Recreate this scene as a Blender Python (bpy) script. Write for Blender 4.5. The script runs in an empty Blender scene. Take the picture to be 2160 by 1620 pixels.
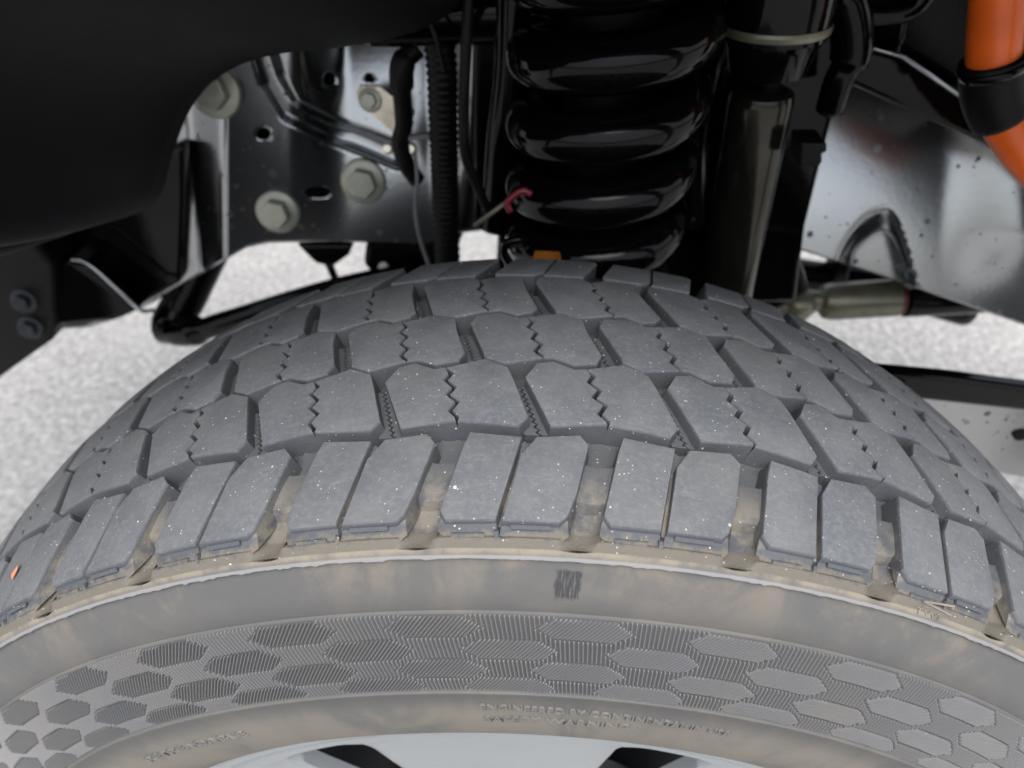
import bpy, bmesh, math, random
from mathutils import Vector, Matrix, noise as mnoise
random.seed(7)
S = bpy.context.scene
COL = S.collection

# ------------------------------------------------------------------ camera, world, sun, exposure
R_AX = 0.385                                    # axle height
CAM = Vector((0.000552, -0.255625, 0.590383 + R_AX))
YAW, PITCH = -0.042605, -0.718178
FPX = 1450.02                                   # focal length in photo pixels (2160 wide)
cd = bpy.data.cameras.new('camera'); cam = bpy.data.objects.new('camera', cd); COL.objects.link(cam)
cam.location = CAM
cam.rotation_euler = (math.pi/2 + PITCH, 0, -YAW)
cd.sensor_width = 36.0; cd.lens = FPX/2160*36; cd.clip_start = 0.01; cd.clip_end = 500
cd.dof.use_dof = True; cd.dof.focus_distance = 0.280; cd.dof.aperture_fstop = 7.6
S.camera = cam

SUN_EL, SUN_AZ = math.radians(68), math.radians(178)   # azimuth measured from +Y, clockwise
w = bpy.data.worlds.new('World'); S.world = w; w.use_nodes = True
nt = w.node_tree
sky = nt.nodes.new('ShaderNodeTexSky'); sky.sky_type = 'NISHITA'; sky.sun_disc = False
sky.sun_elevation = SUN_EL; sky.sun_rotation = SUN_AZ; sky.dust_density = 4.0; sky.air_density = 1.0; sky.ozone_density = 1.0
hs = nt.nodes.new('ShaderNodeHueSaturation'); hs.inputs['Saturation'].default_value = 0.42
nt.links.new(sky.outputs[0], hs.inputs['Color'])
bg = nt.nodes['Background']; nt.links.new(hs.outputs[0], bg.inputs[0]); bg.inputs[1].default_value = 0.13
sd = bpy.data.lights.new('sun', 'SUN'); sun = bpy.data.objects.new('sun', sd); COL.objects.link(sun)
sd.energy = 1.5; sd.angle = math.radians(60); sd.color = (1.0, 0.975, 0.94)
sdir = Vector((math.sin(SUN_AZ)*math.cos(SUN_EL), math.cos(SUN_AZ)*math.cos(SUN_EL), math.sin(SUN_EL)))
sun.rotation_euler = sdir.to_track_quat('Z', 'Y').to_euler(); sun.location = (0, -3, 4)
S.view_settings.view_transform = 'Standard'; S.view_settings.look = 'None'
S.view_settings.exposure = 1.08; S.view_settings.gamma = 1.0; S.view_settings.use_curve_mapping = False
S.render.engine = 'CYCLES'
S.render.resolution_x = 1024; S.render.resolution_y = 768

# ------------------------------------------------------------------ helpers
_f = Vector((math.sin(YAW)*math.cos(PITCH), math.cos(YAW)*math.cos(PITCH), math.sin(PITCH)))
_r = _f.cross(Vector((0, 0, 1))).normalized(); _u = _r.cross(_f)
def at(px, py, Y):
    """point of the vertical plane y=Y seen at photo pixel (px,py): used to measure where things stand"""
    d = _f + _r*((px-1080)/FPX) - _u*((py-810)/FPX)
    return CAM + d*((Y-CAM.y)/d.y)

def tag(o, label=None, cat=None, group=None, kind=None):
    if label: o['label'] = label
    if cat: o['category'] = cat
    if group: o['group'] = group
    if kind: o['kind'] = kind
    return o
def empty(name, loc=(0, 0, 0)):
    o = bpy.data.objects.new(name, None); COL.objects.link(o); o.location = loc; o.empty_display_size = .02; return o
def link(name, me, parent=None, loc=None):
    o = bpy.data.objects.new(name, me); COL.objects.link(o)
    if parent: o.parent = parent
    if loc is not None: o.location = loc
    return o
def mesh(name, V, F, mat=None, smooth=False):
    me = bpy.data.meshes.new(name); me.from_pydata([tuple(v) for v in V], [], F); me.update()
    bm = bmesh.new(); bm.from_mesh(me); bmesh.ops.recalc_face_normals(bm, faces=bm.faces); bm.to_mesh(me); bm.free()
    if mat: me.materials.append(mat)
    if smooth:
        me.polygons.foreach_set('use_smooth', [True]*len(me.polygons))
    return me
def sharp(me, deg=35):
    me.polygons.foreach_set('use_smooth', [True]*len(me.polygons))
    bm = bmesh.new(); bm.from_mesh(me)
    for e in bm.edges:
        if len(e.link_faces) == 2 and e.calc_face_angle(0) > math.radians(deg): e.smooth = False
    bm.to_mesh(me); bm.free(); return me
def bevel(o, wdt, seg=2, ang=35):
    m = o.modifiers.new('bevel', 'BEVEL'); m.width = wdt; m.segments = seg; m.limit_method = 'ANGLE'; m.angle_limit = math.radians(ang); return o
def frame_of(t):
    t = t.normalized(); a = Vector((0, 0, 1)) if abs(t.z) < .9 else Vector((0, 1, 0))
    n = t.cross(a).normalized(); return n, n.cross(t).normalized()
def catmull(P, n=8):
    P = [Vector(p) for p in P]; Q = [P[0]*2-P[1]]+P+[P[-1]*2-P[-2]]; out = []
    for i in range(1, len(Q)-2):
        a, b, c, d = Q[i-1:i+3]
        for k in range(n):
            t = k/n
            out.append(.5*((2*b)+(c-a)*t+(2*a-5*b+4*c-d)*t*t+(3*b-a-3*c+d)*t**3))
    out.append(P[-1]); return out
def tube(P, rad, seg=12, cap=True):
    """P list of points, rad number or list"""
    V, F = [], []; n = len(P)
    if not isinstance(rad, (list, tuple)): rad = [rad]*n
    prev = None
    for i, p in enumerate(P):
        t = (P[min(i+1, n-1)]-P[max(i-1, 0)])
        if prev is None: a, b = frame_of(t)
        else:
            a = (prev - t.normalized()*prev.dot(t.normalized())).normalized(); b = a.cross(t.normalized())
        prev = a
        for k in range(seg):
            g = 2*math.pi*k/seg; V.append(p + (a*math.cos(g)+b*math.sin(g))*rad[i])
    for i in range(n-1):
        for k in range(seg):
            k2 = (k+1) % seg; F.append((i*seg+k, i*seg+k2, (i+1)*seg+k2, (i+1)*seg+k))
    if cap: F.append(tuple(range(seg))[::-1]); F.append(tuple((n-1)*seg+k for k in range(seg)))
    return V, F
def spun(A, B, prof, seg=40):
    """turned shape about the axis A->B; prof = [(distance along in metres, radius)]"""
    d = (B-A).normalized(); a, b = frame_of(d); V, F = [], []
    for t, r in prof:
        for k in range(seg):
            g = 2*math.pi*k/seg; V.append(A+d*t+(a*math.cos(g)+b*math.sin(g))*r)
    for i in range(len(prof)-1):
        for k in range(seg):
            k2 = (k+1) % seg; F.append((i*seg+k, i*seg+k2, (i+1)*seg+k2, (i+1)*seg+k))
    F.append(tuple(range(seg))[::-1]); F.append(tuple((len(prof)-1)*seg+k for k in range(seg)))
    return V, F
def prism(P, off):
    """closed outline P (Vectors) pushed along off"""
    n = len(P); off = Vector(off); V = list(P)+[p+off for p in P]
    F = [tuple(range(n)), tuple(range(2*n-1, n-1, -1))]+[(i, (i+1) % n, n+(i+1) % n, n+i) for i in range(n)]
    return V, F
def join(*VF):
    V, F = [], []
    for v, f in VF:
        b = len(V); V += list(v); F += [tuple(i+b for i in q) for q in f]
    return V, F
def lerp_tab(x, T):
    if x <= T[0][0]: return T[0][1]
    for (a, b), (c, d) in zip(T, T[1:]):
        if x <= c: return b+(d-b)*(x-a)/(c-a) if c > a else d
    return T[-1][1]
def sstep(x, a, b):
    t = max(0, min(1, (x-a)/(b-a))); return t*t*(3-2*t)

# ------------------------------------------------------------------ materials
class NB:
    def __init__(s, name):
        s.m = bpy.data.materials.new(name); s.m.use_nodes = True; s.t = s.m.node_tree
        s.b = s.t.nodes['Principled BSDF']
    def new(s, typ, **k):
        n = s.t.nodes.new(typ)
        for a, b in k.items(): setattr(n, a, b)
        return n
    def put(s, sock, v):
        if hasattr(v, 'is_linked') or isinstance(v, bpy.types.NodeSocket): s.t.links.new(v, sock)
        else: sock.default_value = v
    def math(s, op, *a, clamp=False):
        n = s.new('ShaderNodeMath', operation=op, use_clamp=clamp)
        for i, v in enumerate(a): s.put(n.inputs[i], v)
        return n.outputs[0]
    def mix(s, fac, a, b):
        n = s.new('ShaderNodeMix', data_type='RGBA'); s.put(n.inputs[0], fac); s.put(n.inputs[6], a); s.put(n.inputs[7], b); return n.outputs[2]
    def pos(s): return s.new('ShaderNodeNewGeometry').outputs['Position']
    def noise(s, vec, scale, detail=4, rough=.55, dist=0):
        n = s.new('ShaderNodeTexNoise'); s.put(n.inputs['Vector'], vec); n.inputs['Scale'].default_value = scale
        n.inputs['Detail'].default_value = detail; n.inputs['Roughness'].default_value = rough; n.inputs['Distortion'].default_value = dist
        return n.outputs['Fac']
    def ramp(s, v, a, b):                       # smooth 0..1 between a and b
        n = s.new('ShaderNodeMapRange', interpolation_type='SMOOTHSTEP'); s.put(n.inputs[0], v); n.inputs[1].default_value = a; n.inputs[2].default_value = b; return n.outputs[0]
    def specks(s, vec, scale, size, thin):
        v = s.new('ShaderNodeTexVoronoi'); s.put(v.inputs['Vector'], vec); v.inputs['Scale'].default_value = scale
        c = s.new('ShaderNodeSeparateColor'); s.t.links.new(v.outputs['Color'], c.inputs[0])
        rad = s.math('MULTIPLY', s.math('POWER', c.outputs[0], thin), size)
        return s.math('LESS_THAN', v.outputs['Distance'], rad)
    def bump(s, h, strength, dist):
        n = s.new('ShaderNodeBump'); s.put(n.inputs['Height'], h); n.inputs['Strength'].default_value = strength; n.inputs['Distance'].default_value = dist
        s.t.links.new(n.outputs[0], s.b.inputs['Normal']); return n
    def set(s, col=None, rough=None, metal=None, spec=None, coat=None):
        if col is not None: s.put(s.b.inputs['Base Color'], col)
        if rough is not None: s.put(s.b.inputs['Roughness'], rough)
        if metal is not None: s.put(s.b.inputs['Metallic'], metal)
        if spec is not None: s.b.inputs['Specular IOR Level'].default_value = spec
        if coat is not None: s.b.inputs['Coat Weight'].default_value = coat; s.b.inputs['Coat Roughness'].default_value = .05
        return s.m
def C(r, g, b): return (r, g, b, 1.0)

def polar(n):
    """wheel coordinates of the shading point: radius, angle, y"""
    p = n.pos(); s = n.new('ShaderNodeSeparateXYZ'); n.t.links.new(p, s.inputs[0])
    z = n.math('SUBTRACT', s.outputs[2], R_AX)
    r = n.math('SQRT', n.math('ADD', n.math('MULTIPLY', s.outputs[0], s.outputs[0]), n.math('MULTIPLY', z, z)))
    a = n.math('ARCTAN2', s.outputs[0], z)
    return p, r, a, s.outputs[1]

def mat_tread():
    n = NB('tread_rubber'); p, r, a, y = polar(n)
    yy = n.math('DIVIDE', n.math('ADD', y, .0223), .0865)
    surf = n.math('SUBTRACT', .4, n.math('MULTIPLY', n.math('MULTIPLY', yy, yy), .0110))
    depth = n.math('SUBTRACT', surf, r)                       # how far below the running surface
    big = n.noise(p, 38, 4, .6); fine = n.noise(p, 420, 4, .7); grit = n.noise(p, 1500, 2, .6)
    base = n.mix(n.ramp(big, .3, .72), C(.098, .108, .124), C(.140, .147, .157))
    base = n.mix(n.math('MULTIPLY', n.ramp(fine, .42, .75), .5), base, C(.215, .218, .22))
    base = n.mix(n.math('MULTIPLY', n.ramp(n.noise(p, 95, 5, .7), .55, .8), .35), base, C(.082, .086, .094))
    oi = n.new('ShaderNodeObjectInfo'); base = n.mix(n.math('MULTIPLY', oi.outputs['Random'], .30), base, C(.105, .104, .103))
    vs = n.new('ShaderNodeCombineXYZ'); n.put(vs.inputs[0], n.math('MULTIPLY', a, .4)); n.put(vs.inputs[1], n.math('MULTIPLY', y, 5.0)); n.put(vs.inputs[2], r)
    base = n.mix(n.math('MULTIPLY', n.ramp(n.noise(vs.outputs[0], 75, 4, .7), .52, .75), .35), base, C(.20, .205, .21))
    # unworn walls and grooves: darker rubber, with their shade also put into the colour
    unworn_shade = n.math('MAXIMUM', n.ramp(depth, .0009, .0016), n.ramp(y, -.1012, -.1024)); base = n.mix(n.math('MULTIPLY', unworn_shade, .8), base, C(.062, .068, .080))
    # dust lying in the grooves, browner towards the outer shoulder
    wall = n.math('MULTIPLY', n.math('MULTIPLY', n.ramp(depth, .0010, .0032), n.ramp(y, -.1020, -.0998)), n.ramp(n.noise(p, 130, 4, .6), .30, .62))
    outer = n.ramp(y, -.070, -.092)
    dust = n.mix(outer, C(.095, .096, .097), C(.185, .168, .138))
    base = n.mix(n.math('MULTIPLY', wall, n.math('ADD', .55, n.math('MULTIPLY', outer, .38))), base, dust)
    low = n.math('MULTIPLY', n.ramp(n.math('ADD', r, n.math('MULTIPLY', n.math('SUBTRACT', n.noise(p, 230, 5, .75), .5), .009)), .3874, .3856), n.ramp(y, -.0995, -.1025))
    base = n.mix(n.math('MULTIPLY', low, .8), base, C(.150, .133, .104))
    # grains of pale grit pressed into the rubber
    sp = n.math('MAXIMUM', n.specks(p, 230, .15, 6.0), n.specks(p, 560, .22, 4.0))
    sp = n.math('MULTIPLY', sp, n.ramp(n.noise(p, 60, 3, .6), .36, .60))
    base = n.mix(n.math('MULTIPLY', sp, .85), base, C(.58, .58, .56))
    h = n.math('ADD', n.math('MULTIPLY', fine, .6), n.math('MULTIPLY', grit, .5))
    n.bump(h, .55, .0009)
    return n.set(base, n.math('ADD', n.math('MULTIPLY', big, .2), .58), 0, .42)
def mat_side():
    n = NB('sidewall_rubber'); p, r, a, y = polar(n)
    v = n.new('ShaderNodeCombineXYZ'); n.put(v.inputs[0], n.math('MULTIPLY', a, .33)); n.put(v.inputs[1], n.math('MULTIPLY', r, .6)); n.put(v.inputs[2], y)
    q = v.outputs[0]
    big = n.noise(q, 26, 5, .62, .6); med = n.noise(q, 120, 5, .65); fine = n.noise(p, 700, 3, .6)
    base = n.mix(n.ramp(big, .35, .7), C(.100, .100, .100), C(.128, .122, .113))
    upper = n.math('MULTIPLY', n.ramp(r, .358, .377), n.ramp(n.math('ADD', n.math('MULTIPLY', big, .6), n.math('MULTIPLY', med, .4)), .47, .60))
    base = n.mix(n.math('MULTIPLY', upper, .65), base, C(.180, .158, .132))
    shoulder = n.math('MULTIPLY', n.ramp(r, .3805, .3825), n.ramp(med, .25, .6))
    base = n.mix(n.math('MULTIPLY', shoulder, .85), base, C(.245, .215, .168))
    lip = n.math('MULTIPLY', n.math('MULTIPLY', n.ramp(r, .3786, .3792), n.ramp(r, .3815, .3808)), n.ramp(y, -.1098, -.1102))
    base = n.mix(n.math('MULTIPLY', lip, .8), base, C(.24, .24, .245))  # ridge highlight painted in as a paler lip, on whitish flash rubber
    lower = n.math('MULTIPLY', n.ramp(r, .310, .292), n.ramp(big, .25, .6))
    base = n.mix(n.math('MULTIPLY', lower, .75), base, C(.195, .176, .145))
    bandm = n.math('MULTIPLY', n.ramp(r, .3130, .3140), n.ramp(r, .3570, .3562)); base = n.mix(n.math('MULTIPLY', bandm, .75), base, C(.062, .064, .067))
    inner = n.ramp(y, .06, .09); base = n.mix(inner, base, C(.06, .06, .06))
    # black scuff rubbed on the outer wall
    wob = n.math('MULTIPLY', n.math('SUBTRACT', n.noise(p, 160, 4, .7), .5), .014); a_, r_ = a, r; a = n.math('ADD', a, wob); r = n.math('ADD', r, n.math('MULTIPLY', wob, .45))
    sc = n.math('MULTIPLY', n.math('MULTIPLY', n.ramp(a, .0262, .030), n.ramp(a, .0545, .051)), n.math('MULTIPLY', n.ramp(r, .3630, .3655), n.ramp(r, .3765, .3748)))
    a, r = a_, r_
    st = n.new('ShaderNodeCombineXYZ'); n.put(st.inputs[0], n.math('MULTIPLY', a, 3.0)); n.put(st.inputs[1], n.math('MULTIPLY', r, .55))
    sc = n.math('MULTIPLY', sc, n.ramp(n.noise(st.outputs[0], 210, 4, .75), .40, .50))
    base = n.mix(n.math('MULTIPLY', sc, .9), base, C(.035, .037, .042))
    n.bump(n.math('ADD', n.math('MULTIPLY', fine, .5), med), .25, .0006)
    return n.set(base, n.math('ADD', n.math('MULTIPLY', med, .15), .55), 0, .28)
def mat_rib():
    n = NB('sidewall_rib_rubber'); p, r, a, y = polar(n)
    big = n.noise(p, 30, 4, .6)
    base = n.mix(n.ramp(big, .35, .7), C(.140, .143, .152), C(.152, .150, .146))
    return n.set(base, .45, 0, .5)
def mat_simple(name, col, rough, metal=0.0, spec=.5, var=.25, scale=30, bump=0.0, bscale=300, coat=None):
    n = NB(name); p = n.pos(); f = n.noise(p, scale, 4, .6)
    lo = C(*[c*(1-var) for c in col]); hi = C(*[min(1, c*(1+var)) for c in col])
    base = n.mix(n.ramp(f, .3, .7), lo, hi)
    if bump: n.bump(n.noise(p, bscale, 4, .6), bump, .001)
    return n.set(base, n.math('ADD', n.math('MULTIPLY', f, rough*.4), rough*.8), metal, spec, coat)
def mat_rail():
    n = NB('rail_black_paint'); p = n.pos(); f = n.noise(p, 14, 3, .5)
    base = n.mix(n.ramp(f, .3, .7), C(.33, .345, .36), C(.38, .39, .40))
    sp = n.math('MULTIPLY', n.math('MAXIMUM', n.specks(p, 70, .26, 1.8), n.specks(p, 150, .24, 3.0)), n.ramp(n.noise(p, 12, 2, .5), .38, .52))
    base = n.mix(n.math('MULTIPLY', sp, .8), base, C(.05, .05, .05))
    n.bump(n.noise(p, 240, 3, .5), .06, .001)
    return n.set(base, n.math('ADD', .20, n.math('MULTIPLY', sp, .3)), 1.0, .5)
def mat_ground():
    n = NB('pale_concrete'); p = n.pos()
    a = n.noise(p, 70, 5, .75); b = n.noise(p, 3, 4, .6)
    v = n.new('ShaderNodeTexVoronoi'); n.put(v.inputs['Vector'], p); v.inputs['Scale'].default_value = 90
    base = n.mix(n.ramp(a, .32, .68), C(.16, .157, .152), C(.54, .53, .515))
    base = n.mix(n.math('MULTIPLY', n.ramp(v.outputs['Distance'], .25, .6), .35), base, C(.20, .195, .19))
    base = n.mix(n.math('MULTIPLY', n.ramp(b, .4, .7), .3), base, C(.52, .51, .49))
    n.bump(a, .5, .006)
    return n.set(base, .8, 0, .3)
def mat_rim():
    n = NB('silver_wheel_paint'); p, r, a, y = polar(n)
    w_ = n.new('ShaderNodeTexWave', wave_type='BANDS', bands_direction='X'); v = n.new('ShaderNodeCombineXYZ'); n.put(v.inputs[0], r); n.t.links.new(v.outputs[0], w_.inputs['Vector']); w_.inputs['Scale'].default_value = 95
    b = n.new('ShaderNodeBump'); n.put(b.inputs['Height'], w_.outputs['Fac']); b.inputs['Strength'].default_value = .10; b.inputs['Distance'].default_value = .0004
    n.t.links.new(b.outputs[0], n.b.inputs['Normal'])
    f = n.noise(p, 900, 2, .5)
    return n.set(n.mix(f, C(.30, .325, .345), C(.35, .375, .39)), .28, .45, .5)
M = dict(
    tread=mat_tread(), side=mat_side(), rib=mat_rib(), rail=mat_rail(), ground=mat_ground(), rim=mat_rim(),
    gloss=mat_simple('gloss_black_paint', (.0018, .0018, .0021), .05, 0, .19, .2, 20, .05, 200),
    black=mat_simple('satin_black_paint', (.0022, .0022, .0025), .22, 0, .16, .3, 25, .15, 400),
    plastic=mat_simple('black_plastic', (.0048, .0048, .0054), .60, 0, .14, .2, 14, .12, 900),
    hose=mat_simple('black_rubber_hose', (.004, .004, .0044), .5, 0, .2, .3, 60),
    wire=mat_simple('grey_wire_sheath', (.17, .17, .175), .40, 0, .5, .2, 60),
    zinc=mat_simple('olive_zinc_bolt', (.40, .405, .335), .42, .55, .5, .10, 120, .1, 500),
    brass=mat_simple('yellow_zinc_plate', (.80, .74, .62), .30, .6, .5, .12, 80),
    tie=mat_simple('olive_zinc_rod', (.20, .195, .14), .36, .5, .5, .15, 60),
    orange=mat_simple('orange_conduit', (.82, .13, .012), .30, 0, .5, .10, 30),
    letter=mat_simple('letter_rubber', (.145, .142, .138), .5, 0, .35, .1, 60),
    shock=mat_simple('dark_olive_metal', (.042, .041, .034), .13, .8, .5, .2, 40, .04, 200),
    red=mat_simple('red_plastic', (.13, .008, .014), .4, 0, .5, .1, 60),
    tan=mat_simple('tan_rod', (.10, .09, .07), .45, 0, .5, .2, 60),
    label=mat_simple('orange_paper', (.24, .085, .012), .6, 0, .3, .2, 90),
    grit=mat_simple('pale_grit', (.72, .71, .68), .6, 0, .4, .15, 500),
    flake=mat_simple('orange_flake', (.62, .25, .12), .6, 0, .4, .2, 300),
    dark=mat_simple('dark_underbody', (.004, .004, .004), .7, 0, .2, .2, 10),
    disc=mat_simple('brake_iron', (.045, .048, .055), .5, .3, .4, .2, 60),
    body=mat_simple('body_paint', (.03, .031, .033), .25, 0, .5, .1, 5),
)

# ------------------------------------------------------------------ the setting
g = mesh('ground', [(-40, -40, 0), (40, -40, 0), (40, 40, 0), (-40, 40, 0)], [(0, 1, 2, 3)], M['ground'])
tag(link('ground', g), kind='structure')

# ------------------------------------------------------------------ the wheel
NP = 41; PA = 2*math.pi/NP; ARC = .4*PA*1000            # pitches round the tyre, pitch angle, pitch length in mm
def prof(y): return .4-((y+.0223)/.0865)**2*.0110         # running surface, y in metres
def TP(u, ymm, dr=0.0):
    y = ymm/1000; r = prof(y)+dr; t = u*PA
    return Vector((r*math.sin(t), y, r*math.cos(t)))
def offset_poly(P, d):
    """P [(x,y)] in mm; d>0 shrinks"""
    n = len(P); A = sum(P[i][0]*P[(i+1) % n][1]-P[(i+1) % n][0]*P[i][1] for i in range(n)); sg = 1 if A > 0 else -1
    out = []
    for i in range(n):
        p0, p1, p2 = Vector(P[i-1]), Vector(P[i]), Vector(P[(i+1) % n])
        e1 = (p1-p0).normalized(); e2 = (p2-p1).normalized()
        n1 = Vector((-e1.y, e1.x))*sg; n2 = Vector((-e2.y, e2.x))*sg
        b = n1+n2; L = b.length
        b = b/L if L > 1e-6 else n1
        k = min(1/max(.35, b.dot(n1)), 2.0)
        q = p1+b*(d[i] if isinstance(d, list) else d)*k; out.append((q.x, q.y))
    return out
def block(outline, depth=.0105, draft=1.0, worn=.7, jit=.0, shoulder=0):
    """one tread block from its outline [(u, y mm)]: rounded worn top edge, drafted walls"""
    P = [(u*ARC+random.uniform(-jit, jit)*.8, y+random.uniform(-jit, jit)) for u, y in outline]
    cutv = [any(abs(abs(u-a)-SG) < 1e-6 and abs(y-b) < 1e-6 for sp_ in (SIPE2, SIPE3, SIPE4) for a, b in sp_) for u, y in outline]
    k_ = [0.12 if c else 1.0 for c in cutv]                       # cuts stay crisp and steep
    P = offset_poly(P, [-.35*k for k in k_])
    n = len(P); L = []
    top2 = offset_poly(P, [worn*max(.3, k) for k in k_]); top1 = offset_poly(P, [worn*.28*max(.3, k) for k in k_])
    bot = offset_poly(P, [-draft*k for k in k_]); mid = offset_poly(P, [-draft*.12*k for k in k_])
    L.append([TP(x/ARC, y, 0) for x, y in top2])
    L.append([TP(x/ARC, y, -worn*.00022*max(.3, k)) for (x, y), k in zip(top1, k_)])
    L.append([TP(x/ARC, y, -worn*.00085*max(.3, k)) for (x, y), k in zip(P, k_)])
    L.append([TP(x/ARC, y, -.0026) for x, y in mid])
    row = []
    for (x, y), (x0, y0) in zip(bot, P):
        if shoulder and y0 < -95:
            row.append(TP(x/ARC, y0-4.9, -.0048))
        else: row.append(TP(x/ARC, y, -depth))
    L.append(row)
    V = [v for l in L for v in l]; F = [tuple(range(n))]
    for k in range(len(L)-1):
        for i in range(n): F.append((k*n+i, k*n+(i+1) % n, (k+1)*n+(i+1) % n, (k+1)*n+i))
    return V, F
# outlines measured on the photograph, one pitch of each row (u in pitches, y in mm)
SIPE2 = [(.424, -30.1), (.388, -34.2), (.461, -38.8), (.418, -43.2), (.496, -47.5), (.451, -52.3), (.504, -55.7)]
SIPE3 = [(-.012, 8.9), (-.051, 4.1), (.022, -.2), (-.016, -5.5), (.054, -9.7), (.014, -14.9), (.060, -18.6)]
SIPE4 = [(-.470, 51.4), (-.500, 46.1), (-.425, 39.8), (-.460, 35.5), (-.389, 29.9), (-.425, 24.8), (-.380, 21.6)]
SG = .0205                                                  # half width of a sipe, in pitches
def left_of(s): return [(u-SG, y) for u, y in s]
def right_of(s): return [(u+SG, y) for u, y in reversed(s)]
ROWS = {
 2: ([(-.045, -32.7), (.026, -23.9), (.141, -22.0), (.296, -26.9), (.371, -26.1)]+left_of(SIPE2)+[(.492, -57.0), (.130, -59.7)],
     [(.389, -25.9), (.543, -23.3), (.646, -21.2), (.816, -26.5), (.864, -34.6), (.973, -55.3), (.918, -59.8), (.518, -57.1)]+right_of(SIPE2)),
 3: ([(-.493, 8.2), (-.453, 14.6), (-.284, 17.0), (-.127, 12.2), (-.068, 13.0)]+left_of(SIPE3)+[(.052, -19.3), (-.212, -23.6), (-.351, -18.8), (-.363, -15.4)],
     [(-.044, 13.4), (.208, 17.8), (.364, 12.8), (.401, 1.7), (.489, -15.7), (.457, -20.7), (.287, -22.9), (.144, -18.7), (.076, -18.9)]+right_of(SIPE3)),
 4: ([(-.994, 54.0), (-.965, 63.0), (-.609, 63.2), (-.517, 59.0)]+left_of(SIPE4)+[(-.388, 20.6), (-.637, 15.5), (-.823, 20.1)],
     [(-.493, 58.6), (-.375, 61.8), (-.135, 62.4), (-.088, 44.5), (.013, 23.0), (-.021, 19.5), (-.152, 16.1), (-.290, 21.5), (-.364, 20.3)]+right_of(SIPE4)),
 1: ([(-.396, -63.8), (-.066, -66.2), (-.205, -101.2), (-.507, -101.4), (-.542, -97.7), (-.431, -70.1)],
     [(.020, -67.6), (.039, -65.9), (.316, -64.1), (.369, -68.4), (.279, -90.8), (.230, -99.0), (.180, -101.6), (-.155, -101.7), (-.060, -74.6)]),
 5: ([(-.206, 101.3), (.182, 101.6), (.070, 71.5), (-.018, 67.2), (-.369, 68.0), (-.372, 71.0)],
     [(.215, 101.6), (.590, 102.6), (.603, 98.5), (.434, 67.2), (.078, 67.0), (.105, 72.0)]),
}
wheel = tag(empty('wheel', (0, 0, 0)), 'truck wheel with grey dusty tyre and silver rim filling the foreground', 'wheel')

# carcass: lathe of the tyre section (y, r) from the outer bead over the tread floor to the inner bead
SIDE = [(-.1096, .3786), (-.1120, .3740), (-.1150, .3670), (-.1183, .3583), (-.1181, .3576), (-.1190, .3568), (-.1215, .3460), (-.1245, .3330), (-.1270, .3190), (-.1277, .3130),
        (-.1287, .3123), (-.1288, .3111), (-.1282, .3101), (-.1292, .3000), (-.1290, .2850), (-.1262, .2680), (-.1200, .2550), (-.1140, .2485), (-.1105, .2440)]
def side_y(r): return lerp_tab(r, sorted((b, a) for a, b in SIDE))
prf = [(a, b) for a, b in reversed(SIDE)]+[(-.1104, .3790), (-.1109, .3800), (-.1104, .3809), (-.1095, .3814), (-.1085, .3832), (-.1062, .3862), (-.1050, .3858), (-.1020, .3840), (-.0970, .3815), (-.09, prof(-.09)-.0105)]
prf += [(y/1000, prof(y/1000)-.0105) for y in range(-80, 101, 10)]
prf += [(.106, .360), (.113, .345), (.121, .31), (.119, .28), (.112, .262), (.105, .246)]
CU = [(-.1085, .299), (-.107, .305), (-.099, .340), (-.091, .380), (-.068, .475), (-.059, .515)]      # line of the shoulder grooves (y, pitches)
def lathe(prf, seg, rfun=None):
    V, F = [], []; n = len(prf)
    for k in range(seg):
        t = 2*math.pi*k/seg
        for j, (y, r) in enumerate(prf):
            y2, r2 = rfun(t, y, r) if rfun else (y, r)
            V.append((r2*math.sin(t), y2, r2*math.cos(t)))
    for k in range(seg):
        k2 = (k+1) % seg
        for j in range(n-1): F.append((k*n+j, k2*n+j, k2*n+j+1, k*n+j+1))
    return V, F
def ragged(t, y, r):                                        # moulding flash: the ridge edge is not clean; scoops cut the shoulder
    if -.1111 < y < -.1094 and .3785 < r < .3815:
        q = mnoise.noise(Vector((math.sin(t)*60, math.cos(t)*60, 0)))*.5+mnoise.noise(Vector((math.sin(t)*190, math.cos(t)*190, 3)))*.5
        k = max(0, math.sin(t*2.2+.5))
        y -= .0006*q*(.15+k)
        if y < -.1105: r -= .0012*max(0, q)*(.2+k)
    if y > -.1090 and y < -.0965 and r > .38:
        d = abs((t/PA-lerp_tab(y, CU)+.5) % 1-.5)
        if d < .115: r -= .0062*(1-(d/.115)**2)*(1 if y > -.1070 else .2)
    return y, r
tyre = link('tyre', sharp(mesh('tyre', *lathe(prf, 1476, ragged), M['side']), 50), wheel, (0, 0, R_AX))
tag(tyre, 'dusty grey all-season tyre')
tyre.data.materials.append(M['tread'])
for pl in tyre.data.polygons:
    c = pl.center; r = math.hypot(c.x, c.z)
    if r > .3700 and -.1078 < c.y < .104: pl.material_index = 1

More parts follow.
